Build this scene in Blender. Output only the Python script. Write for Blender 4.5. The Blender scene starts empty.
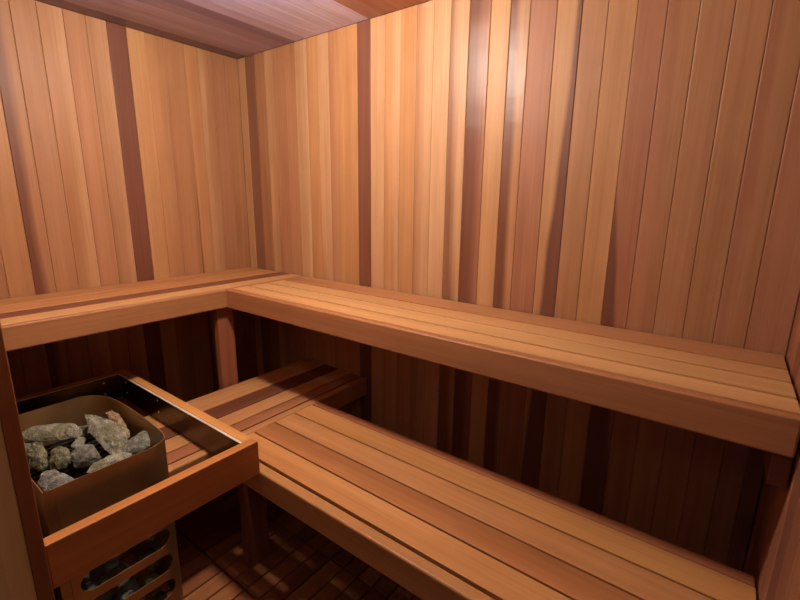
import bpy, bmesh, math, random
from mathutils import Vector, Matrix, noise as mnoise

scene = bpy.context.scene
COL = scene.collection
S = 1.06                       # plank tables below were surveyed in units of 1.06 m


# ------------------------------------------------------------------ colours
def lin(c):
    c /= 255.0
    return c / 12.92 if c <= 0.04045 else ((c + 0.055) / 1.055) ** 2.4


def rgb(t):
    return (lin(t[0]), lin(t[1]), lin(t[2]), 1.0)


def cedar_rgb(t, k=.58, sat=.92):
    r, g, b_, _ = rgb(t)
    y = .25 * r + .65 * g + .10 * b_
    return (k * (y + (r - y) * sat), k * (y + (g - y) * sat) * 1.03, k * (y + (b_ - y) * sat), 1.0)


L = (222, 165, 118)     # light cedar
LO = (212, 148, 94)     # light orange
LY = (220, 158, 104)    # yellowish
LL = (232, 182, 136)    # palest sapwood
M = (200, 138, 92)      # medium
MP = (202, 138, 96)     # medium pinkish
R = (194, 126, 90)       # reddish
DB = (160, 106, 76)      # dark brown
D = (138, 82, 60)       # dark heartwood
DD = (84, 40, 28)


# ------------------------------------------------------------------ materials
def new_mat(name):
    m = bpy.data.materials.new(name)
    m.use_nodes = True
    nt = m.node_tree
    for n in list(nt.nodes):
        nt.nodes.remove(n)
    out = nt.nodes.new('ShaderNodeOutputMaterial')
    b = nt.nodes.new('ShaderNodeBsdfPrincipled')
    nt.links.new(b.outputs[0], out.inputs[0])
    return m, nt, b


def N(nt, kind, **kw):
    n = nt.nodes.new(kind)
    for k, v in kw.items():
        setattr(n, k, v)
    return n


def math_node(nt, op, a, b=None, clamp=False):
    n = N(nt, 'ShaderNodeMath', operation=op, use_clamp=clamp)
    for i, v in enumerate((a, b)):
        if v is None:
            continue
        if isinstance(v, (int, float)):
            n.inputs[i].default_value = v
        else:
            nt.links.new(v, n.inputs[i])
    return n.outputs[0]


def wood_material():
    """Cedar: colour of each board comes from its own attributes, grain from noise along the board."""
    m, nt, b = new_mat('cedar')
    lk = nt.links.new
    tint = N(nt, 'ShaderNodeAttribute', attribute_name='tint')
    tint2 = N(nt, 'ShaderNodeAttribute', attribute_name='tint2')
    par = N(nt, 'ShaderNodeAttribute', attribute_name='par')
    uv = N(nt, 'ShaderNodeUVMap', uv_map='grain')
    loc = N(nt, 'ShaderNodeUVMap', uv_map='board')
    sl = N(nt, 'ShaderNodeSeparateXYZ'); lk(loc.outputs[0], sl.inputs[0])
    sp = N(nt, 'ShaderNodeSeparateXYZ'); lk(par.outputs['Vector'], sp.inputs[0])

    def noise(scale, detail, rough, sc=1.0, dist=0.0):
        mp = N(nt, 'ShaderNodeMapping'); mp.inputs['Scale'].default_value = scale
        lk(uv.outputs[0], mp.inputs[0])
        n = N(nt, 'ShaderNodeTexNoise')
        n.inputs['Scale'].default_value = sc
        n.inputs['Detail'].default_value = detail
        n.inputs['Roughness'].default_value = rough
        n.inputs['Distortion'].default_value = dist
        lk(mp.outputs[0], n.inputs['Vector'])
        return n.outputs['Fac']
    fine = noise((2.2, 150.0, 1), 4, 0.6)
    mid = noise((0.9, 34.0, 1), 3, 0.55, dist=0.6)
    broad = noise((0.7, 9.0, 1), 2, 0.5, dist=0.4)
    blot = noise((5.0, 11.0, 1), 3, 0.55)
    edge = noise((1.6, 6.0, 1), 2, 0.5)
    # heartwood / sapwood boundary inside a board
    s = math_node(nt, 'ADD', sl.outputs[1], math_node(nt, 'MULTIPLY', math_node(nt, 'SUBTRACT', edge, 0.5), 0.45))
    pos = math_node(nt, 'ADD', sp.outputs[0], math_node(nt, 'MULTIPLY', sp.outputs[1], sl.outputs[0]))
    d = math_node(nt, 'SUBTRACT', s, pos)
    q = math_node(nt, 'DIVIDE', d, sp.outputs[2])
    f = math_node(nt, 'ADD', math_node(nt, 'MULTIPLY', q, 0.5), 0.5, True)
    mix = N(nt, 'ShaderNodeMix', data_type='RGBA')
    lk(f, mix.inputs['Factor']); lk(tint.outputs['Color'], mix.inputs['A']); lk(tint2.outputs['Color'], mix.inputs['B'])
    g = math_node(nt, 'ADD', math_node(nt, 'MULTIPLY', math_node(nt, 'SUBTRACT', fine, 0.5), 0.42),
                  math_node(nt, 'MULTIPLY', math_node(nt, 'SUBTRACT', mid, 0.5), 0.60))
    g = math_node(nt, 'ADD', g, math_node(nt, 'MULTIPLY', math_node(nt, 'SUBTRACT', broad, 0.5), 0.50))
    g = math_node(nt, 'ADD', g, math_node(nt, 'MULTIPLY', math_node(nt, 'SUBTRACT', blot, 0.5), 0.30))
    g = math_node(nt, 'ADD', g, 1.0)
    # darker grain is also redder: raise each channel by a different amount
    cr = N(nt, 'ShaderNodeCombineXYZ')
    lk(math_node(nt, 'POWER', g, 0.75), cr.inputs[0]); lk(g, cr.inputs[1]); lk(math_node(nt, 'POWER', g, 1.2), cr.inputs[2])
    mul = N(nt, 'ShaderNodeMix', data_type='RGBA', blend_type='MULTIPLY')
    mul.inputs['Factor'].default_value = 1.0
    lk(mix.outputs['Result'], mul.inputs['A']); lk(cr.outputs[0], mul.inputs['B'])
    lk(mul.outputs['Result'], b.inputs['Base Color'])
    # gloss
    rg = math_node(nt, 'SUBTRACT', 0.50, math_node(nt, 'MULTIPLY', par.outputs['Alpha'], 0.34))
    rg = math_node(nt, 'ADD', rg, math_node(nt, 'MULTIPLY', math_node(nt, 'SUBTRACT', blot, 0.5), 0.25), True)
    lk(rg, b.inputs['Roughness'])
    b.inputs['Specular IOR Level'].default_value = 0.32
    wav = noise((16.0, 2.5, 1), 1, 0.4)
    h = math_node(nt, 'ADD', math_node(nt, 'MULTIPLY', wav, math_node(nt, 'MULTIPLY', par.outputs['Alpha'], 8.0)),
                  math_node(nt, 'MULTIPLY', fine, 0.25))
    bp = N(nt, 'ShaderNodeBump'); bp.inputs['Strength'].default_value = 0.35
    bp.inputs['Distance'].default_value = 0.0022
    lk(h, bp.inputs['Height']); lk(bp.outputs[0], b.inputs['Normal'])
    return m


CEDAR = wood_material()


def steel_material(name, col, rough, metallic=1.0):
    m, nt, b = new_mat(name)
    b.inputs['Metallic'].default_value = metallic
    tc = N(nt, 'ShaderNodeTexCoord')
    mp = N(nt, 'ShaderNodeMapping'); mp.inputs['Scale'].default_value = (6, 6, 90)
    nt.links.new(tc.outputs['Object'], mp.inputs[0])
    n = N(nt, 'ShaderNodeTexNoise'); n.inputs['Scale'].default_value = 1.5; n.inputs['Detail'].default_value = 4
    nt.links.new(mp.outputs[0], n.inputs['Vector'])
    r = N(nt, 'ShaderNodeMapRange')
    r.inputs['To Min'].default_value = rough - 0.08; r.inputs['To Max'].default_value = rough + 0.08
    nt.links.new(n.outputs['Fac'], r.inputs['Value']); nt.links.new(r.outputs[0], b.inputs['Roughness'])
    n2 = N(nt, 'ShaderNodeTexNoise'); n2.inputs['Scale'].default_value = 7; n2.inputs['Detail'].default_value = 3
    nt.links.new(tc.outputs['Object'], n2.inputs['Vector'])
    cr = N(nt, 'ShaderNodeValToRGB')
    c = rgb(col)
    cr.color_ramp.elements[0].color = (c[0] * .8, c[1] * .78, c[2] * .72, 1)
    cr.color_ramp.elements[1].color = (c[0] * 1.12, c[1] * 1.12, c[2] * 1.12, 1)
    cr.color_ramp.elements[0].position = .3; cr.color_ramp.elements[1].position = .7
    nt.links.new(n2.outputs['Fac'], cr.inputs[0]); nt.links.new(cr.outputs[0], b.inputs['Base Color'])
    return m


STEEL = steel_material('heater_steel', (182, 148, 104), 0.42, .86)
SHIELD = steel_material('shield_steel', (96, 88, 74), 0.3)
BRIGHT = steel_material('bright_steel', (232, 228, 220), 0.55, .6)
BLACK = steel_material('black_iron', (60, 56, 52), 0.5, 0.6)


def stone_material(name, base, light, moss, speck):
    m, nt, b = new_mat(name)
    lk = nt.links.new
    tc = N(nt, 'ShaderNodeTexCoord')
    oi = N(nt, 'ShaderNodeObjectInfo')
    ad = N(nt, 'ShaderNodeVectorMath', operation='ADD')
    sc = N(nt, 'ShaderNodeVectorMath', operation='SCALE'); sc.inputs['Scale'].default_value = 9.0
    cb = N(nt, 'ShaderNodeCombineXYZ')
    for i in range(3):
        lk(oi.outputs['Random'], cb.inputs[i])
    lk(cb.outputs[0], sc.inputs[0]); lk(tc.outputs['Object'], ad.inputs[0]); lk(sc.outputs[0], ad.inputs[1])

    def nz(s, d, r):
        n = N(nt, 'ShaderNodeTexNoise'); n.inputs['Scale'].default_value = s
        n.inputs['Detail'].default_value = d; n.inputs['Roughness'].default_value = r
        lk(ad.outputs[0], n.inputs['Vector']); return n.outputs['Fac']
    big, med, fin = nz(14, 3, .5), nz(60, 4, .6), nz(330, 3, .7)
    r1 = N(nt, 'ShaderNodeValToRGB'); e = r1.color_ramp.elements
    e[0].position = .32; e[0].color = rgb(base); e[1].position = .68; e[1].color = rgb(light)
    lk(med, r1.inputs[0])
    mm = N(nt, 'ShaderNodeMix', data_type='RGBA'); mm.inputs['B'].default_value = rgb(moss)
    mr = N(nt, 'ShaderNodeMapRange'); mr.inputs['From Min'].default_value = .5; mr.inputs['From Max'].default_value = .68
    mr.inputs['To Max'].default_value = .75
    lk(big, mr.inputs['Value']); lk(mr.outputs[0], mm.inputs['Factor']); lk(r1.outputs[0], mm.inputs['A'])
    ms = N(nt, 'ShaderNodeMix', data_type='RGBA', blend_type='MULTIPLY'); ms.inputs['Factor'].default_value = speck
    r2 = N(nt, 'ShaderNodeValToRGB'); e = r2.color_ramp.elements
    e[0].position = .36; e[0].color = (.25, .25, .25, 1); e[1].position = .62; e[1].color = (1.25, 1.25, 1.25, 1)
    lk(fin, r2.inputs[0]); lk(mm.outputs['Result'], ms.inputs['A']); lk(r2.outputs[0], ms.inputs['B'])
    lk(ms.outputs['Result'], b.inputs['Base Color'])
    b.inputs['Roughness'].default_value = .8
    bp = N(nt, 'ShaderNodeBump'); bp.inputs['Strength'].default_value = .6; bp.inputs['Distance'].default_value = .003
    hh = math_node(nt, 'ADD', med, math_node(nt, 'MULTIPLY', fin, .5))
    lk(hh, bp.inputs['Height']); lk(bp.outputs[0], b.inputs['Normal'])
    return m


ST_PALE = stone_material('pale_olivine', (98, 98, 84), (166, 166, 148), (116, 114, 78), .75)
ST_GREY = stone_material('grey_olivine', (72, 74, 68), (136, 138, 130), (84, 88, 62), .75)
ST_MOSS = stone_material('mossy_olivine', (64, 66, 46), (132, 132, 104), (88, 84, 38), .75)
ST_RUST = stone_material('rusty_olivine', (112, 96, 70), (160, 148, 118), (134, 84, 46), .65)
ST_DARK = stone_material('dark_olivine', (62, 64, 56), (118, 120, 108), (72, 74, 50), .6)

m_glow, nt, b = new_mat('lamp_glass')
b.inputs['Base Color'].default_value = (1, .95, .88, 1)
b.inputs['Emission Color'].default_value = (1.0, .86, .72, 1)
b.inputs['Emission Strength'].default_value = 760.0
GLOW = m_glow
m_sub, nt, b = new_mat('dark_subfloor')
b.inputs['Base Color'].default_value = rgb((46, 36, 30)); b.inputs['Roughness'].default_value = .9
SUB = m_sub


# ------------------------------------------------------------------ board building
class Boards:
    """Collects timber boards (each a chamfered block with its own colour and grain) into one mesh."""

    def __init__(self):
        self.bm = self._new()

    @staticmethod
    def _new():
        bm = bmesh.new()
        bm.loops.layers.uv.new('grain'); bm.loops.layers.uv.new('board')
        for n in ('tint', 'tint2', 'par'):
            bm.loops.layers.float_color.new(n)
        return bm

    def add(self, lo, hi, along, across, tint, tint2=None, split=(2.0, 0.0, .2), gloss=0.0, bev=.003, seed=None, seg=2, k=.58):
        t = self._new()
        r = bmesh.ops.create_cube(t, size=1.0)
        lo = Vector(lo); hi = Vector(hi)
        for v in t.verts:
            v.co = Vector((lo[i] + (v.co[i] + .5) * (hi[i] - lo[i]) for i in range(3)))
        if bev > 0:
            bmesh.ops.bevel(t, geom=list(t.edges), offset=bev, offset_type='OFFSET', segments=seg, profile=.5, affect='EDGES', clamp_overlap=True)
        rnd = random.Random(seed if seed is not None else hash((round(lo.x, 3), round(lo.y, 3), round(lo.z, 3))))
        ou, ov = rnd.uniform(0, 40), rnd.uniform(0, 40)
        g, bl = t.loops.layers.uv['grain'], t.loops.layers.uv['board']
        c1, c2, c3 = (t.loops.layers.float_color[n] for n in ('tint', 'tint2', 'par'))
        j = rnd.uniform(.95, 1.05) * k
        a = cedar_rgb(tint, j); b2 = cedar_rgb(tint2 or tint, j)
        third = 3 - along - across
        for f in t.faces:
            for l in f.loops:
                p = l.vert.co
                l[g].uv = (p[along] + ou, p[across] + .7 * p[third] + ov)
                l[bl].uv = ((p[along] - lo[along]) / max(1e-6, hi[along] - lo[along]), (p[across] - lo[across]) / max(1e-6, hi[across] - lo[across]))
                l[c1] = a; l[c2] = b2; l[c3] = (split[0], split[1], split[2], gloss)
        me = bpy.data.meshes.new('tmp'); t.to_mesh(me); t.free()
        self.bm.from_mesh(me); bpy.data.meshes.remove(me)

    def build(self, name, parent=None, mat=None, loc=None):
        me = bpy.data.meshes.new(name)
        if loc is not None:
            bmesh.ops.translate(self.bm, verts=self.bm.verts, vec=-Vector(loc))
        self.bm.to_mesh(me); self.bm.free()
        me.materials.append(mat or CEDAR)
        o = bpy.data.objects.new(name, me); COL.objects.link(o)
        if parent:
            o.parent = parent
            o.matrix_parent_inverse = Matrix.Translation(-parent.location)
        if loc is not None:
            o.location = loc
        return o


def board(name, parent, lo, hi, along, across, tint, **kw):
    B = Boards(); B.add(lo, hi, along, across, tint, **kw)
    return B.build(name, parent)


def thing(name, label, cat, loc, group=None):
    o = bpy.data.objects.new(name, None); o.empty_display_size = .05
    o.location = loc; COL.objects.link(o)
    tag(o, label, cat, group); return o


def tag(o, label, cat, group=None):
    o['label'] = label; o['category'] = cat
    if group:
        o['group'] = group


def link_bm(name, bm, mat, parent=None, smooth=False):
    me = bpy.data.meshes.new(name); bm.to_mesh(me); bm.free()
    if mat:
        me.materials.append(mat)
    if smooth:
        for p in me.polygons:
            p.use_smooth = True
    o = bpy.data.objects.new(name, me); COL.objects.link(o)
    if parent:
        o.parent = parent; o.matrix_parent_inverse = Matrix.Translation(-parent.location)
    return o


def struct(o):
    o['kind'] = 'structure'; return o


# ------------------------------------------------------------------ room
H = 2.152
W = 2.490
YF = -1.386          # inner face of the front wall
YO = -1.560          # its outer face
XJ = 1.196           # left jamb of the doorway
TP = .016            # plank thickness

# back wall: (x from, x to) along the wall in survey units, tints
bx = [0, .06, .142, .222, .30, .375, .449, .525, .60, .667, .752, .837, .91, .985, 1.064, 1.14, 1.215, 1.287, 1.361,
      1.44, 1.511, 1.578, 1.663, 1.739, 1.812, 1.89, 1.964, 2.039, 2.115, 2.189, 2.261, W / S]
bt = [dict(tint=L), dict(tint=DB), dict(tint=M), dict(tint=L, tint2=M, split=(.6, 0, .3)), dict(tint=MP), dict(tint=MP, tint2=M, split=(.5, 0, .4)),
      dict(tint=L, tint2=LL, split=(.82, 0, .05), gloss=.3), dict(tint=LO), dict(tint=L), dict(tint=MP, tint2=LO, split=(.5, 0, .4)), dict(tint=LO),
      dict(tint=D), dict(tint=L), dict(tint=LO, tint2=L, split=(.5, 0, .3)), dict(tint=LO), dict(tint=M, tint2=L, split=(.4, 0, .3)),
      dict(tint=L), dict(tint=DB, tint2=L, split=(1.0, -.75, .25), gloss=.35), dict(tint=D, tint2=R, split=(.75, .0, .3), gloss=.35), dict(tint=LY),
      dict(tint=D, tint2=M, split=(.85, -.45, .16), gloss=.35), dict(tint=R), dict(tint=D, tint2=LY, split=(.9, -.75, .25)), dict(tint=M),
      dict(tint=LO), dict(tint=R, tint2=D, split=(.2, 1.0, .2)), dict(tint=R, tint2=M, split=(.5, 0, .5)), dict(tint=M, tint2=MP, split=(.5, 0, .5)), dict(tint=M),
      dict(tint=R, tint2=M, split=(.4, 0, .4)), dict(tint=R), dict(tint=R, tint2=DB, split=(.8, 0, .3))]
# board 22 and 25: dark wedges that widen towards the floor (board runs upward, so u = 0 at the floor)
bt[22] = dict(tint=LY, tint2=D, split=(-.08, .95, .10))
bt[25] = dict(tint=D, tint2=R, split=(1.62, -2.4, .08))
B = Boards()
for i in range(len(bx) - 1):
    kw = dict(bt[i]); t = kw.pop('tint')
    B.add((bx[i] * S, 0, 0), (bx[i + 1] * S - .0004, TP, H), 2, 0, t, seed=100 + i, bev=.0026, **kw)
B.add((-.05, TP, -.02), (W + .05, TP + .05, H + .05), 2, 0, DB, bev=0)
struct(B.build('wall_back'))

ly = [0, .075, .15, .218, .285, .385, .459, .534, .61, .685, .761, .843, .923, .99, 1.071, 1.146, 1.22, 1.2955, 1.45]
lt = [dict(tint=M, tint2=DB, split=(.62, .5, .12)), dict(tint=MP), dict(tint=L, tint2=M, split=(.6, 0, .4)), dict(tint=LO, tint2=D, split=(.15, .5, .1)),
      dict(tint=M), dict(tint=LO, tint2=M, split=(.5, 0, .4)), dict(tint=LY), dict(tint=D), dict(tint=M, tint2=L, split=(.4, 0, .4)), dict(tint=MP, tint2=M, split=(.5, 0, .4)),
      dict(tint=M, tint2=L, split=(.6, 0, .3), gloss=.35), dict(tint=M), dict(tint=D, tint2=M, split=(.5, 0, .2)), dict(tint=LO), dict(tint=M), dict(tint=L), dict(tint=M), dict(tint=M)]
lt[0] = dict(tint=M, tint2=M)
lt[3] = dict(tint=D, tint2=LO, split=(.4, -.6, .1))
B = Boards()
for i in range(len(lt)):
    kw = dict(lt[i]); t = kw.pop('tint')
    B.add((-TP, -ly[i + 1] * S + .0004, 0), (0, -ly[i] * S, H), 2, 1, t, seed=200 + i, bev=.0026, **kw)
B.add((-TP - .05, YO, -.02), (-TP, .05, H + .05), 2, 1, DB, bev=0)
struct(B.build('wall_left'))

# right wall
R2 = (168, 102, 72); R3 = (184, 116, 80); R4 = (150, 90, 66)
rt = [R2, R3, R4, R2, R3, R3, R4, R2, R3, R2, R4, R3, R2, R3, R2, R3, R4, R2, R3, R2]
B = Boards()
y = 0.0
for i, t in enumerate(rt):
    y2 = y - .0792
    B.add((W, max(y2, YO) + .0004, 0), (W + TP, y, H), 2, 1, t, seed=300 + i, bev=.0026)
    y = y2
    if y < YO:
        break
B.add((W + TP, YO, -.02), (W + TP + .05, .05, H + .05), 2, 1, DB, bev=0)
struct(B.build('wall_right'))

# ceiling, planks run from the back wall towards the door; mauve tints paint in a cool violet light
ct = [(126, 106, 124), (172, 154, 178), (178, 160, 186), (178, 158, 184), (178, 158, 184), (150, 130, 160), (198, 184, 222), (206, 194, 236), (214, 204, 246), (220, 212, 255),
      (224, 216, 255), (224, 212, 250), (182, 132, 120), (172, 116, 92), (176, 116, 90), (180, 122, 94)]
B = Boards()
x = 0.0
i = 0
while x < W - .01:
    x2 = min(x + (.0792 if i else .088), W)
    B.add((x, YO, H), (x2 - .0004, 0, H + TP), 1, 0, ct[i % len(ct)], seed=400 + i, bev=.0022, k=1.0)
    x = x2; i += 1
B.add((-.05, YO, H + TP), (W + .05, .05, H + TP + .04), 1, 0, DB, bev=0)
struct(B.build('ceiling'))

# floor: wooden duckboard tiles on a dark slab, four slats to a tile
B = Boards()
T = .2905
rnd = random.Random(5)
x0, y0 = .855 - 3 * T, -.8415 + 2 * T
y0 += T
for ix in range(9):
    for iy in range(8):
        for k in range(4):
            a = x0 + ix * T + k * T / 4
            lo = (a + .003, y0 - (iy + 1) * T + .003, -.022); hi = (a + T / 4 - .003, y0 - iy * T - .003, 0)
            lo = (max(lo[0], 0), max(lo[1], -2.4), lo[2]); hi = (min(hi[0], W), min(hi[1], 0), hi[2])
            if hi[0] - lo[0] < .01 or hi[1] - lo[1] < .01:
                continue
            B.add(lo, hi, 1, 0, rnd.choice([(190, 112, 62), (176, 100, 54), (200, 120, 66), (164, 94, 50)]), bev=.003, seg=1, seed=ix * 100 + iy * 10 + k)
fl = B.build('floor')
bm = bmesh.new(); bm.from_mesh(fl.data)
r = bmesh.ops.create_cube(bm, size=1)
for v in r['verts']:
    v.co = Vector((-.07 + (v.co.x + .5) * (W + .14), -2.6 + (v.co.y + .5) * 2.67, -.06 + (v.co.z + .5) * .037))
for f in bm.faces:
    if any(v in r['verts'] for v in f.verts):
        f.material_index = 1
bm.to_mesh(fl.data); bm.free(); fl.data.materials.append(SUB)
struct(fl)

# front wall: solid to the left of the doorway, a header above it
B = Boards()
x = 0.0; i = 0
while x < XJ - .03:
    x2 = min(x + .0792, XJ - .022)
    B.add((x, YF - TP, 0), (x2 - .0004, YF, H), 2, 0, [M, L, MP, LO, R, M, L][i % 7], seed=500 + i, bev=.0026)
    x = x2; i += 1
B.add((-.05, YO, 0), (XJ - .022, YF - TP, H + .04), 2, 0, DB, bev=0)
B.add((XJ - .022, YO, 2.04), (W + .05, YF, H + .04), 0, 2, M, bev=.002)
struct(B.build('wall_front'))
struct(board('trim_1', None, (XJ - .10 + .078, YF - .0285, 0), (XJ + .003, YF + .0005, 2.04), 2, 0, (176, 100, 46), bev=.002))
struct(board('trim_2', None, (XJ - .022, YO, 0), (XJ, YF - .0285, 2.04), 2, 1, (226, 196, 130), tint2=(204, 166, 100), split=(.6, 0, .4), k=1.0, bev=.001))


# ------------------------------------------------------------------ benches
GAP = .0033


def slat_row(parent, bounds, z, th, fixed, axis, tints, gap=GAP):
    """bounds: slat edges across the bench; axis: direction the slats run in."""
    for i in range(len(bounds) - 1):
        a, b_ = sorted((bounds[i], bounds[i + 1]))
        a += gap; b_ -= gap
        kw = tints[i] if isinstance(tints[i], dict) else dict(tint=tints[i])
        kw = dict(kw); t = kw.pop('tint')
        if axis == 0:
            board('slat', parent, (fixed[0], a, z - th), (fixed[1], b_, z), 0, 1, t, bev=.0014, seg=2, **kw)
        else:
            board('slat', parent, (a, fixed[0], z - th), (b_, fixed[1], z), 1, 0, t, bev=.0014, seg=2, **kw)


ZU, ZL = .995, .519
FU = .086
SL = (234, 170, 108); SO = (226, 154, 92); SM = (212, 142, 86); SR = (186, 116, 74); SD = (146, 88, 58)

# upper bench along the left wall
t = thing('upper_bench', 'long narrow upper cedar bench along the left wall with a dark slat, above the heater', 'bench', (.25, -.69, 0))
slat_row(t, [.004, .143, .283], ZU, .028, (YF + .006, -.004), 1, [SO, SO])
slat_row(t, [.283, .375], ZU, .028, (YF + .006, -.004), 1, [dict(tint=(150, 86, 56))])
slat_row(t, [.375, .4775], ZU, .028, (YF + .006, -.004), 1, [SL])
board('front_board', t, (.4775, YF + .006, ZU - FU), (.5027, -.004, ZU), 1, 2, (192, 126, 76), bev=.007, seg=3)
board('wall_cleat', t, (.002, YF + .01, ZU - .118), (.04, -.06, ZU - .028), 1, 2, M)
for yy in (-.62, -1.0, -1.34):
    board('joist', t, (.042, yy - .019, ZU - .082), (.4765, yy + .019, ZU - .0285), 0, 2, M)
board('leg', t, (.428, -.512, .002), (.466, -.428, ZU - .0285), 2, 1, (190, 108, 72), bev=.005)

# upper bench along the back wall
t = thing('upper_bench', 'wide upper cedar bench of pale slats along the back wall', 'bench', (1.49, -.24, 0))
XE = 2.483
slat_row(t, [-.004, -.147], ZU, .028, (.506, XE), 0, [dict(tint=(204, 134, 82), tint2=(214, 146, 92), split=(.5, 0, .4))], gap=.007)
slat_row(t, [-.147, -.252, -.36, -.4545], ZU, .028, (.506, XE), 0, [SL, dict(tint=(242, 180, 114)), SL], gap=.007)
board('front_board', t, (.5035, -.482, ZU - FU), (XE, -.4545, ZU), 0, 2, (194, 124, 76), bev=.005, seg=3)
board('wall_cleat', t, (.56, -.042, ZU - .118), (2.44, -.004, ZU - .0285), 0, 2, M)
board('leg', t, (2.450, -.0935, .002), (2.487, -.0445, ZU - .0285), 2, 1, D)
board('wall_cleat', t, (2.452, -.452, ZU - .17), (2.486, -.10, ZU - .0285), 1, 2, D)
for xx in (1.05, 1.6, 2.15):
    board('joist', t, (xx - .019, -.4535, ZU - .082), (xx + .019, -.0425, ZU - .0285), 1, 2, M)

# lower bench along the left wall
t = thing('lower_bench', 'lower cedar bench reaching from the back wall to behind the heater, crossed by a shadow', 'bench', (.71, -.5, 0))
YE = -1.022
board('rear_board', t, (.485, YE, ZL - .09), (.523, -.004, ZL), 1, 2, SO, bev=.005)
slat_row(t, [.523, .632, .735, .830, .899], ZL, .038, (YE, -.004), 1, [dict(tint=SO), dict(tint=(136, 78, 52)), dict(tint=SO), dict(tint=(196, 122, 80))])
board('front_board', t, (.902, YE, ZL - .09), (.940, -.004, ZL), 1, 2, SO, bev=.006, seg=3)
for yy in (-.1, -.52, -.98):
    board('joist', t, (.5235, yy - .019, ZL - .112), (.9015, yy + .019, ZL - .0385), 0, 2, M)
board('leg', t, (.486, -1.0, .002), (.522, -.91, ZL - .0905), 2, 1, M)
board('leg', t, (.486, -.10, .002), (.522, -.01, ZL - .0905), 2, 1, M)

# lower bench in front of the back wall
t = thing('lower_bench', 'brightly lit lower cedar bench of wide slats in the right foreground', 'bench', (1.71, -.58, 0))
XE = 2.484
board('rear_board', t, (.9415, -.3755, ZL - .09), (XE, -.3375, ZL), 0, 2, (186, 108, 66), bev=.005)
slat_row(t, [-.3775, -.4775, -.5795, -.676, -.777], ZL, .038, (.9445, XE), 0,
         [dict(tint=(236, 160, 88)), dict(tint=(234, 158, 94)), dict(tint=(222, 140, 78), tint2=(206, 130, 72), split=(.55, .05, .15)), dict(tint=(232, 154, 84), tint2=(240, 164, 92), split=(.5, 0, .3))])
board('front_board', t, (.9415, -.8205, ZL - .09), (XE, -.7835, ZL), 0, 2, (224, 152, 84), bev=.006, seg=3)
for xx in (1.225, 1.72, 2.3):
    board('joist', t, (xx - .03, -.783, ZL - .112), (xx + .03, -.376, ZL - .0385), 1, 2, M)
board('leg', t, (.975, -.781, .002), (1.012, -.685, ZL - .0385), 2, 1, (160, 92, 56), bev=.004)
board('leg', t, (2.40, -.781, .002), (2.437, -.70, ZL - .0385), 2, 1, M, bev=.005)
board('leg', t, (2.40, -.46, .002), (2.437, -.378, ZL - .0385), 2, 1, M, bev=.005)

# ------------------------------------------------------------------ heater
t = heater = thing('sauna_heater', 'steel sauna heater filled with stones, inside the wooden guard rail', 'heater', (.79, -1.2, 0))
ZT, ZB = .700, .055
XR, XL_, YB = 1.072, .527, -1.347
TH = .0022


def arc(cx, cy, r, a0, a1, n):
    return [(cx + r * math.cos(math.radians(a0 + (a1 - a0) * i / n)), cy + r * math.sin(math.radians(a0 + (a1 - a0) * i / n))) for i in range(n + 1)]


def smooth_path(pts, n=6):
    out = []
    P = [Vector(p) for p in pts]
    for i in range(len(P) - 1):
        p0 = P[max(i - 1, 0)]; p1 = P[i]; p2 = P[i + 1]; p3 = P[min(i + 2, len(P) - 1)]
        for k in range(n):
            u = k / n
            out.append(.5 * ((2 * p1) + (p2 - p0) * u + (2 * p0 - 5 * p1 + 4 * p2 - p3) * u * u + (3 * p1 - p0 - 3 * p2 + p3) * u ** 3))
    out.append(P[-1])
    return out


def sheet(path, z0, z1, th):
    """Vertical sheet of metal following a plan path."""
    bm = bmesh.new()
    n = len(path); off = []
    for i in range(n):
        a = Vector(path[max(i - 1, 0)]); c = Vector(path[min(i + 1, n - 1)])
        d = (c - a).normalized(); off.append(Vector(path[i]) + Vector((-d.y, d.x)) * th)
    rows = []
    for p, q in zip(path, off):
        rows.append([bm.verts.new((p[0], p[1], z0)), bm.verts.new((p[0], p[1], z1)), bm.verts.new((q[0], q[1], z1)), bm.verts.new((q[0], q[1], z0))])
    for a, c in zip(rows, rows[1:]):
        for k in range(4):
            bm.faces.new((a[k], a[(k + 1) % 4], c[(k + 1) % 4], c[k]))
    bm.faces.new(rows[0]); bm.faces.new(rows[-1][::-1])
    bmesh.ops.recalc_face_normals(bm, faces=bm.faces)
    return bm


front = [tuple(p) for p in smooth_path([(1.0465, -1.0475), (1.030, -1.0398), (1.006, -1.0347), (.971, -1.0305), (.90, -1.027), (.841, -1.0255), (.72, -1.0245), (.617, -1.034), (.565, -1.053),
                                       (.537, -1.078), (.5275, -1.10)], 5)]
o = link_bm('front_panel', sheet(front, ZB, ZT, TH), STEEL, t, True)
o.data.set_sharp_from_angle(angle=math.radians(40))


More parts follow.
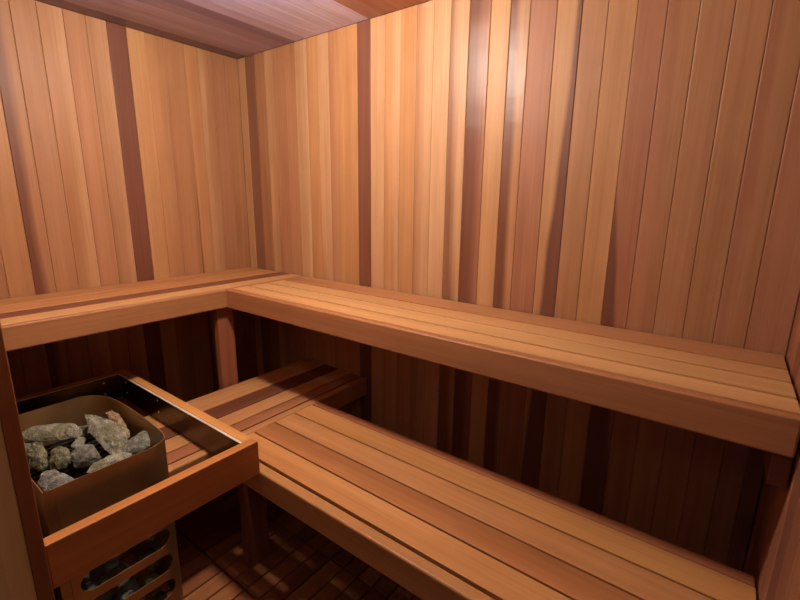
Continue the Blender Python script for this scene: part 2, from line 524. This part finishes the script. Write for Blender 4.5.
def side_panel(x, ya, yb, slots, curl=False):
    cu = bpy.data.curves.new('side', 'CURVE'); cu.dimensions = '2D'; cu.fill_mode = 'BOTH'; cu.extrude = TH / 2

    def poly(pts):
        s = cu.splines.new('POLY'); s.points.add(len(pts) - 1)
        for p, q in zip(s.points, pts):
            p.co = (q[0], q[1], 0, 1)
        s.use_cyclic_u = True
    poly([(ya, ZB), (yb, ZB), (yb, ZT), (ya, ZT)])
    for (a, c, zc, r) in slots:
        poly(arc(c - r, zc, r, -90, 90, 10) + arc(a + r, zc, r, 90, 270, 10))
    tmp = bpy.data.objects.new('tmp', cu); COL.objects.link(tmp)
    dg = bpy.context.evaluated_depsgraph_get()
    me = bpy.data.meshes.new_from_object(tmp.evaluated_get(dg))
    bpy.data.objects.remove(tmp); bpy.data.curves.remove(cu)
    bm = bmesh.new(); bm.from_mesh(me)
    for _ in range(4 if curl else 0):
        bmesh.ops.subdivide_edges(bm, edges=[e for e in bm.edges if abs(e.verts[0].co.x - e.verts[1].co.x) > .012], cuts=1)
        bmesh.ops.triangulate(bm, faces=list(bm.faces))
    for v in bm.verts:
        bend = max(0.0, v.co.x + 1.105) if curl else 0.0      # the panel curls round into the front
        v.co = Vector((x + v.co.z - 7.6 * bend * bend, v.co.x, v.co.y))
    bm.to_mesh(me); bm.free()
    for p in me.polygons:
        p.use_smooth = curl
    if curl:
        me.set_sharp_from_angle(angle=math.radians(35))
    me.name = 'side_panel'
    me.materials.clear(); me.materials.append(STEEL)
    o = bpy.data.objects.new('side_panel', me); COL.objects.link(o)
    o.parent = heater; o.matrix_parent_inverse = Matrix.Translation(-heater.location)
    return o


SLOTS = [(-1.309, -1.072, z, .0300) for z in (.394, .304, .214, .124)]
side_panel(XR - TH / 2, YB + .020, -1.0478, SLOTS, True)
side_panel(XL_ + TH / 2, YB + .020, -1.1005, [(a, c - .05, z, r) for a, c, z, r in SLOTS])
o = link_bm('back_panel', sheet([(XR - .0015, YB + .019), (XR - .0015, YB), (XL_ + .0015, YB), (XL_ + .0015, YB + .019)], ZB, ZT, TH), STEEL, t)


def block(name, lo, hi, mat, parent, bev=.0):
    bm = bmesh.new(); bmesh.ops.create_cube(bm, size=1)
    for v in bm.verts:
        v.co = Vector((lo[i] + (v.co[i] + .5) * (hi[i] - lo[i]) for i in range(3)))
    if bev:
        bmesh.ops.bevel(bm, geom=list(bm.edges), offset=bev, segments=2, affect='EDGES', profile=.5)
    return link_bm(name, bm, mat, parent)


block('base_plate', (XL_ + .004, YB + .004, ZB + .002), (XR - .004, -1.09, ZB + .012), BLACK, t)
# grate that carries the top layer of stones
bm = bmesh.new()
for k in range(17):
    x = XL_ + .02 + k * (XR - XL_ - .04) / 16
    r = bmesh.ops.create_cube(bm, size=1)
    for v in r['verts']:
        v.co = Vector((x + v.co.x * .008, (YB + .008 - 1.075) / 2 + v.co.y * (-1.075 - YB - .012), .565 + v.co.z * .012))
link_bm('stone_grate', bm, BLACK, t)
for x in (XL_ + .05, XR - .05):
    for yy in (YB + .05, -1.12):
        bm = bmesh.new()
        bmesh.ops.create_cone(bm, cap_ends=True, segments=20, radius1=.018, radius2=.014, depth=ZB - .001)
        bmesh.ops.translate(bm, verts=bm.verts, vec=(x, yy, ZB / 2 + .0015))
        link_bm('foot', bm, BLACK, t)
block('wall_bracket', (.68, YF + .001, .40), (.90, YB - .001, .55), BLACK, t)


# ------------------------------------------------------------------ stones
def stone(name, loc, dims, rot, seed, mat, label, group=None, chops=16, depth=(.55, .85), sub=4, rough=.03):
    rnd = random.Random(seed)
    bm = bmesh.new()
    bmesh.ops.create_icosphere(bm, subdivisions=sub, radius=1)
    planes = []
    for k in range(chops):
        n = Vector((rnd.gauss(0, 1), rnd.gauss(0, 1), rnd.gauss(0, 1))).normalized()
        planes.append((n, rnd.uniform(*depth)))
    so = Vector((seed * 3.1, seed * 1.7, seed * .9))
    for v in bm.verts:
        c = v.co.copy()
        for n, d in planes:
            e = c.dot(n) - d
            if e > 0:
                c -= n * e * .99
        c += v.co * (.07 * mnoise.noise(c * 1.3 + so) + rough * mnoise.noise(c * 4 + so) + rough * .5 * mnoise.noise(c * 9 + so))
        v.co = Vector((c.x * dims[0], c.y * dims[1], c.z * dims[2]))
    o = link_bm(name, bm, mat)
    o.location = loc
    o.rotation_euler = [math.radians(a) for a in rot]
    if label:
        tag(o, label, 'stone', group)
    return o


HULLS = {
    'A': [(0.555, -1.278, 0.648), (0.567, -1.25, 0.663), (0.619, -1.2, 0.671), (0.667, -1.162, 0.671), (0.712, -1.146, 0.656), (0.716, -1.162, 0.64), (0.675, -1.206, 0.629), (0.621, -1.251, 0.626), (0.58, -1.278, 0.632), (0.54, -1.249, 0.62), (0.54, -1.229, 0.631), (0.573, -1.193, 0.637), (0.608, -1.166, 0.637), (0.64, -1.154, 0.626), (0.643, -1.166, 0.614), (0.613, -1.198, 0.606), (0.575, -1.23, 0.605), (0.545, -1.249, 0.609), (0.597, -1.251, 0.651), (0.604, -1.236, 0.659), (0.632, -1.208, 0.664), (0.658, -1.187, 0.664), (0.683, -1.178, 0.655), (0.686, -1.187, 0.646), (0.663, -1.211, 0.64), (0.633, -1.236, 0.639), (0.61, -1.251, 0.642), (0.644, -1.217, 0.653)],
    'B': [(0.71, -1.144, 0.711), (0.747, -1.12, 0.709), (0.799, -1.095, 0.696), (0.845, -1.086, 0.676), (0.889, -1.086, 0.648), (0.9, -1.103, 0.625), (0.883, -1.133, 0.61), (0.84, -1.142, 0.633), (0.775, -1.153, 0.665), (0.692, -1.122, 0.67), (0.719, -1.104, 0.668), (0.757, -1.087, 0.659), (0.79, -1.08, 0.645), (0.821, -1.08, 0.625), (0.829, -1.092, 0.608), (0.817, -1.114, 0.597), (0.786, -1.12, 0.613), (0.739, -1.128, 0.637), (0.763, -1.134, 0.692), (0.784, -1.12, 0.69), (0.813, -1.107, 0.684), (0.838, -1.102, 0.672), (0.862, -1.102, 0.657), (0.868, -1.111, 0.644), (0.859, -1.127, 0.636), (0.835, -1.132, 0.648), (0.799, -1.139, 0.666), (0.827, -1.12, 0.667)],
    'C': [(0.676, -1.082, 0.674), (0.683, -1.064, 0.678), (0.721, -1.051, 0.672), (0.794, -1.057, 0.653), (0.851, -1.069, 0.634), (0.848, -1.092, 0.627), (0.661, -1.065, 0.647), (0.667, -1.052, 0.649), (0.694, -1.048, 0.645), (0.747, -1.048, 0.632), (0.788, -1.057, 0.618), (0.785, -1.073, 0.613), (0.726, -1.08, 0.672), (0.731, -1.07, 0.674), (0.751, -1.063, 0.671), (0.791, -1.066, 0.66), (0.823, -1.073, 0.65), (0.821, -1.085, 0.646), (0.78, -1.075, 0.665)],
    'D1': [(0.693, -1.168, 0.642), (0.675, -1.141, 0.657), (0.694, -1.132, 0.654), (0.721, -1.146, 0.642), (0.723, -1.163, 0.634), (0.666, -1.155, 0.626), (0.653, -1.136, 0.637), (0.666, -1.129, 0.635), (0.686, -1.139, 0.626), (0.687, -1.151, 0.621), (0.702, -1.162, 0.647), (0.693, -1.147, 0.655), (0.703, -1.142, 0.653), (0.718, -1.149, 0.647), (0.719, -1.158, 0.642), (0.71, -1.152, 0.65)],
    'D2': [(0.731, -1.202, 0.625), (0.715, -1.169, 0.647), (0.741, -1.157, 0.643), (0.767, -1.17, 0.627), (0.764, -1.189, 0.619), (0.705, -1.187, 0.61), (0.693, -1.164, 0.626), (0.713, -1.155, 0.623), (0.731, -1.165, 0.612), (0.729, -1.179, 0.606), (0.743, -1.192, 0.631), (0.734, -1.175, 0.643), (0.748, -1.168, 0.641), (0.763, -1.175, 0.632), (0.761, -1.186, 0.628), (0.753, -1.18, 0.636)],
    'E': [(0.699, -1.299, 0.653), (0.695, -1.279, 0.669), (0.72, -1.261, 0.669), (0.757, -1.26, 0.649), (0.792, -1.27, 0.619), (0.784, -1.291, 0.607), (0.753, -1.309, 0.612), (0.652, -1.283, 0.616), (0.649, -1.268, 0.627), (0.667, -1.255, 0.627), (0.693, -1.255, 0.613), (0.718, -1.262, 0.591), (0.713, -1.277, 0.583), (0.69, -1.29, 0.586), (0.731, -1.293, 0.653), (0.729, -1.282, 0.662), (0.742, -1.273, 0.662), (0.763, -1.272, 0.651), (0.782, -1.277, 0.634), (0.777, -1.289, 0.628), (0.76, -1.299, 0.63), (0.761, -1.285, 0.648)],
    'F': [(0.791, -1.27, 0.63), (0.77, -1.254, 0.659), (0.782, -1.234, 0.669), (0.81, -1.22, 0.661), (0.834, -1.225, 0.64), (0.843, -1.243, 0.616), (0.826, -1.263, 0.608), (0.806, -1.273, 0.612), (0.737, -1.251, 0.598), (0.722, -1.239, 0.619), (0.73, -1.225, 0.627), (0.75, -1.215, 0.621), (0.768, -1.218, 0.606), (0.775, -1.231, 0.588), (0.762, -1.246, 0.582), (0.748, -1.253, 0.586), (0.812, -1.263, 0.64), (0.801, -1.254, 0.656), (0.807, -1.243, 0.662), (0.823, -1.236, 0.657), (0.836, -1.238, 0.646), (0.841, -1.248, 0.632), (0.832, -1.259, 0.628), (0.821, -1.265, 0.63), (0.828, -1.252, 0.647)],
    'G': [(0.812, -1.222, 0.648), (0.829, -1.194, 0.667), (0.854, -1.172, 0.669), (0.884, -1.167, 0.648), (0.9, -1.165, 0.634), (0.878, -1.199, 0.613), (0.85, -1.226, 0.608), (0.825, -1.229, 0.629), (0.766, -1.2, 0.612), (0.778, -1.18, 0.626), (0.796, -1.164, 0.627), (0.817, -1.16, 0.612), (0.829, -1.159, 0.602), (0.813, -1.183, 0.587), (0.793, -1.202, 0.583), (0.775, -1.205, 0.598), (0.839, -1.213, 0.648), (0.848, -1.197, 0.659), (0.862, -1.185, 0.66), (0.878, -1.183, 0.648), (0.887, -1.181, 0.641), (0.875, -1.2, 0.629), (0.86, -1.215, 0.626), (0.845, -1.216, 0.638), (0.866, -1.2, 0.646)],
    'H': [(0.978, -1.336, 0.657), (0.959, -1.336, 0.668), (0.942, -1.316, 0.69), (0.959, -1.296, 0.693), (1.002, -1.279, 0.685), (1.033, -1.275, 0.676), (1.052, -1.264, 0.675), (1.053, -1.288, 0.663), (1.024, -1.329, 0.654), (0.927, -1.331, 0.628), (0.913, -1.325, 0.636), (0.901, -1.302, 0.652), (0.913, -1.287, 0.654), (0.944, -1.275, 0.648), (0.966, -1.272, 0.642), (0.98, -1.264, 0.641), (0.981, -1.281, 0.632), (0.96, -1.31, 0.626), (0.998, -1.336, 0.67), (0.987, -1.332, 0.676), (0.978, -1.314, 0.688), (0.987, -1.303, 0.69), (1.011, -1.293, 0.685), (1.028, -1.291, 0.68), (1.038, -1.285, 0.68), (1.039, -1.298, 0.673), (1.023, -1.321, 0.668), (1.015, -1.309, 0.682)],
    'I1': [(0.931, -1.108, 0.677), (0.943, -1.062, 0.698), (0.957, -1.056, 0.696), (0.987, -1.061, 0.679), (1.001, -1.071, 0.666), (0.992, -1.098, 0.654), (0.964, -1.121, 0.654), (0.895, -1.084, 0.648), (0.903, -1.051, 0.664), (0.913, -1.048, 0.662), (0.935, -1.05, 0.65), (0.945, -1.057, 0.64), (0.938, -1.077, 0.632), (0.918, -1.093, 0.632), (0.953, -1.099, 0.679), (0.96, -1.073, 0.691), (0.968, -1.07, 0.69), (0.984, -1.073, 0.68), (0.992, -1.078, 0.673), (0.987, -1.093, 0.666), (0.971, -1.106, 0.666), (0.976, -1.086, 0.679)],
    'I2': [(0.981, -1.235, 0.656), (0.974, -1.215, 0.672), (0.991, -1.18, 0.687), (1.017, -1.149, 0.693), (1.042, -1.133, 0.69), (1.052, -1.144, 0.679), (1.04, -1.172, 0.667), (1.012, -1.214, 0.653), (0.952, -1.208, 0.639), (0.947, -1.194, 0.651), (0.959, -1.169, 0.661), (0.979, -1.146, 0.665), (0.996, -1.135, 0.664), (1.004, -1.143, 0.655), (0.995, -1.163, 0.647), (0.975, -1.193, 0.637), (1.001, -1.212, 0.667), (0.997, -1.201, 0.677), (1.007, -1.182, 0.685), (1.021, -1.165, 0.688), (1.035, -1.156, 0.686), (1.04, -1.162, 0.68), (1.034, -1.178, 0.673), (1.018, -1.201, 0.666), (1.022, -1.183, 0.679)],
    'J': [(0.665, -1.307, 0.644), (0.637, -1.288, 0.652), (0.707, -1.301, 0.639), (0.764, -1.314, 0.627), (0.796, -1.328, 0.618), (0.649, -1.302, 0.625), (0.629, -1.288, 0.631), (0.679, -1.298, 0.621), (0.72, -1.307, 0.613), (0.743, -1.317, 0.607), (0.697, -1.309, 0.645), (0.682, -1.299, 0.65), (0.72, -1.306, 0.642), (0.751, -1.313, 0.636), (0.769, -1.321, 0.631), (0.729, -1.31, 0.643)],
}


def hull_stone(key, seed, mat, label, group, rough=.0026):
    """Angular broken stone: convex hull of surveyed corners, subdivided and roughened."""
    pts = [Vector(p) for p in HULLS[key]]
    c = sum(pts, Vector()) / len(pts)
    bm = bmesh.new()
    for p in pts:
        bm.verts.new((p - c) * 1.0)
    r = bmesh.ops.convex_hull(bm, input=list(bm.verts))
    bmesh.ops.delete(bm, geom=[v for v in bm.verts if not v.link_faces], context='VERTS')
    bmesh.ops.bevel(bm, geom=list(bm.edges), offset=.004, segments=2, affect='EDGES', profile=.5, clamp_overlap=True)
    bmesh.ops.triangulate(bm, faces=list(bm.faces))
    for _ in range(3):
        es = [e for e in bm.edges if e.calc_length() > .007]
        if not es or len(bm.faces) > 9000:
            break
        bmesh.ops.subdivide_edges(bm, edges=es, cuts=1)
        bmesh.ops.triangulate(bm, faces=list(bm.faces))
    bm.normal_update()
    so = Vector((seed * 3.1, seed * 1.7, seed * .9))
    mv = []
    for v in bm.verts:
        n = mnoise.noise(v.co * 45 + so) + .6 * mnoise.noise(v.co * 110 + so) + .35 * mnoise.noise(v.co * 240 + so)
        mv.append(v.co + v.normal * (n * rough - rough * .4))
    for v, m_ in zip(bm.verts, mv):
        v.co = m_
    o = link_bm('heater_stone', bm, mat)
    o.location = c + Vector((-.012, .008, 0)) if key == 'C' else c
    tag(o, label, 'stone', group)


SG = 'stones in the heater'
hull_stone('A', 1, ST_PALE, 'long flat pale grey stone lying across the far left of the heater', SG)
hull_stone('B', 2, ST_PALE, 'largest pale angular stone slab tilted at the middle of the heater', SG, .003)
hull_stone('C', 3, ST_RUST, 'knobbly rust brown stone behind the large pale slab', SG, .005)
hull_stone('D1', 4, ST_MOSS, 'small stone between the long flat one and the large slab, upper of two', SG)
hull_stone('D2', 5, ST_PALE, 'small pale wedge stone just left of the large tilted slab', SG)
hull_stone('E', 6, ST_MOSS, 'mossy yellow green stone at the left edge beside the post', SG, .005)
hull_stone('F', 7, ST_MOSS, 'round olive stone in the left middle of the pile', SG, .003)
hull_stone('G', 8, ST_GREY, 'blocky grey stone below the large tilted slab', SG)
hull_stone('H', 9, ST_GREY, 'broad speckled stone nearest the front left rim', SG)
hull_stone('I1', 10, ST_GREY, 'triangular grey stone in the right corner of the heater', SG)
hull_stone('I2', 11, ST_PALE, 'low long pale stone lying along the near right rim', SG)
hull_stone('J', 12, ST_PALE, 'pale edge of a stone half hidden by the brown door post', SG)
k = 0
for (x, y_, z) in [(.62, -1.13, .603), (.60, -1.28, .603), (.69, -1.075, .603), (.86, -1.292, .598), (.93, -1.26, .598), (.74, -1.222, .592), (.93, -1.09, .598), (.86, -1.07, .598)]:
    stone('heater_stone', (x, y_, .602), (.044, .036, .026), (0, 0, k * 70), 200 + k, ST_DARK, 'dark stone deep in the gaps of the heater pile', 'dark stones between the top stones', sub=3)
    k += 1
# lower stones, seen through the slots
k = 0
names = {0: 'lowest', 1: 'third', 2: 'second', 3: 'top'}
for iz, z in enumerate((.112, .20, .29, .378, .463)):
    for iy, y_ in enumerate((-1.29, -1.20, -1.115)):
        rr = random.Random(900 + k)
        mt = [ST_DARK, ST_GREY, ST_MOSS][k % 3] if iz else ST_DARK
        stone('heater_stone', (.992 + rr.uniform(-.006, .002), y_ + rr.uniform(-.006, .006), z), (.041, .0415, .0405), (rr.uniform(0, 360), rr.uniform(0, 360), 0), 300 + k, mt,
              'dark stone showing through the oval slots low in the heater side', 'stones behind the side slots', sub=3)
        k += 1

# ------------------------------------------------------------------ heater guard rail
t = thing('heater_guard', 'wooden guard rail frame around the heater, lined with a screwed steel strip', 'guard rail', (.715, -1.1, 0))
GZ, GB = .638, .5205
GX0, GX1, GY = .192, 1.189, -.8245
GTint = (238, 162, 80)
board('back_rail', t, (GX0 + .0345, GY - .034, GB), (GX1 - .0345, GY, GZ), 0, 2, GTint, bev=.0025)
board('side_rail', t, (GX1 - .034, YF + .002, GB), (GX1, GY, GZ), 1, 2, (218, 134, 60), bev=.0025)
board('side_rail', t, (GX0, YF + .002, GB), (GX0 + .034, GY, GZ), 1, 2, GTint, bev=.0025)
SH = .002


def shield(lo, hi):
    return block('heat_shield', lo, hi, SHIELD, t)


def screw(p, axis, parent):
    bm = bmesh.new()
    bmesh.ops.create_uvsphere(bm, u_segments=12, v_segments=6, radius=.0042)
    for v in bm.verts:
        v.co[axis] *= .45
    bmesh.ops.translate(bm, verts=bm.verts, vec=p)
    o = link_bm('screw', bm, BRIGHT, None, True)
    o.parent = parent; o.matrix_parent_inverse = parent.matrix_world.inverted() if False else Matrix.Translation(-t.location)
    return o


yb = GY - .0345
s1 = shield((GX0 + .037, yb - SH, GB + .004), (GX1 - .037, yb, GZ - .0035))
s2 = shield((GX0 + .0345, YF + .004, GB + .004), (GX0 + .0365, yb - .004, GZ - .0035))
s3 = shield((GX1 - .0365, YF + .004, GB + .004), (GX1 - .0345, yb - .004, GZ - .0035))
block('shield_lip', (GX0 + .037, yb - SH - .006, GZ - .0033), (GX1 - .0345, yb, GZ - .0013), BRIGHT, t)
block('shield_lip', (GX0 + .0345, YF + .004, GZ - .0033), (GX0 + .0405, yb - .0065, GZ - .0013), BRIGHT, t)
for par, pts, ax in ((s1, [(.29, .612), (.29, .562), (.58, .612), (.58, .562), (1.10, .588)], 1), (s2, [(-1.28, .612), (-1.28, .562), (-.925, .612), (-.925, .562)], 0)):
    for a, z in pts:
        p = (a, yb - SH - .0005, z) if ax == 1 else (GX0 + .037, a, z)
        bm = bmesh.new()
        bmesh.ops.create_uvsphere(bm, u_segments=12, v_segments=6, radius=.0045)
        for v in bm.verts:
            v.co[ax] *= .45
        bmesh.ops.translate(bm, verts=bm.verts, vec=p)
        o = link_bm('screw', bm, BRIGHT, None, True)
        o.parent = par; o.matrix_parent_inverse = Matrix.Identity(4)
bpy.context.view_layer.update()
for o in list(COL.objects):
    if o.name.startswith('screw'):
        o.matrix_parent_inverse = o.parent.matrix_world.inverted()

# ------------------------------------------------------------------ ceiling lamp
LX, LY_ = 1.19, -.865
t = thing('ceiling_lamp', 'round frosted glass lamp on the ceiling above the room, lighting the sauna', 'lamp', (LX, LY_, H))
bm = bmesh.new()
bmesh.ops.create_cone(bm, cap_ends=True, segments=40, radius1=.062, radius2=.075, depth=.02)
bmesh.ops.translate(bm, verts=bm.verts, vec=(LX, LY_, H - .0105))
link_bm('lamp_base', bm, BRIGHT, t, False)
bm = bmesh.new()
bmesh.ops.create_uvsphere(bm, u_segments=32, v_segments=20, radius=.052)
for v in bm.verts:
    v.co.z *= .8
bmesh.ops.translate(bm, verts=bm.verts, vec=(LX, LY_, H - .0625))
link_bm('lamp_globe', bm, GLOW, t, True)

# ------------------------------------------------------------------ daylight that comes in through the doorway
w = bpy.data.worlds.new('World'); scene.world = w; w.use_nodes = True
bg = w.node_tree.nodes['Background']
bg.inputs[0].default_value = (.62, .66, 1.0, 1)
bg.inputs[1].default_value = .06

hl = bpy.data.lights.new('added_hall_fill', 'POINT'); hl.energy = 4.5; hl.color = (1, .78, .46); hl.shadow_soft_size = .1  # unseen warm fill light, added outside the doorway to brighten the jamb
ho = bpy.data.objects.new('added_hall_fill', hl); ho.location = (2.2, -2.05, 1.95); COL.objects.link(ho)

# ------------------------------------------------------------------ camera
cd = bpy.data.cameras.new('camera'); cam = bpy.data.objects.new('camera', cd); COL.objects.link(cam)
cd.sensor_width = 36; cd.lens = 19.718; cd.clip_start = .01
F = Vector((-0.58259516, 0.78194874, -0.22167329)); Rv = Vector((0.80020067, 0.59961118, 0.01205454)); U = Vector((-0.14234382, 0.1703602, 0.97504648))
cam.matrix_world = Matrix(((Rv.x, U.x, -F.x, 2.31740696), (Rv.y, U.y, -F.y, -1.5800722), (Rv.z, U.z, -F.z, 1.40264699), (0, 0, 0, 1)))
scene.camera = cam

scene.view_settings.view_transform = 'Standard'
scene.view_settings.look = 'None'
scene.view_settings.gamma = 1
scene.view_settings.use_curve_mapping = False
scene.view_settings.exposure = 0.0
scene.cycles.use_denoising = True
scene.cycles.max_bounces = 10
scene.cycles.diffuse_bounces = 6
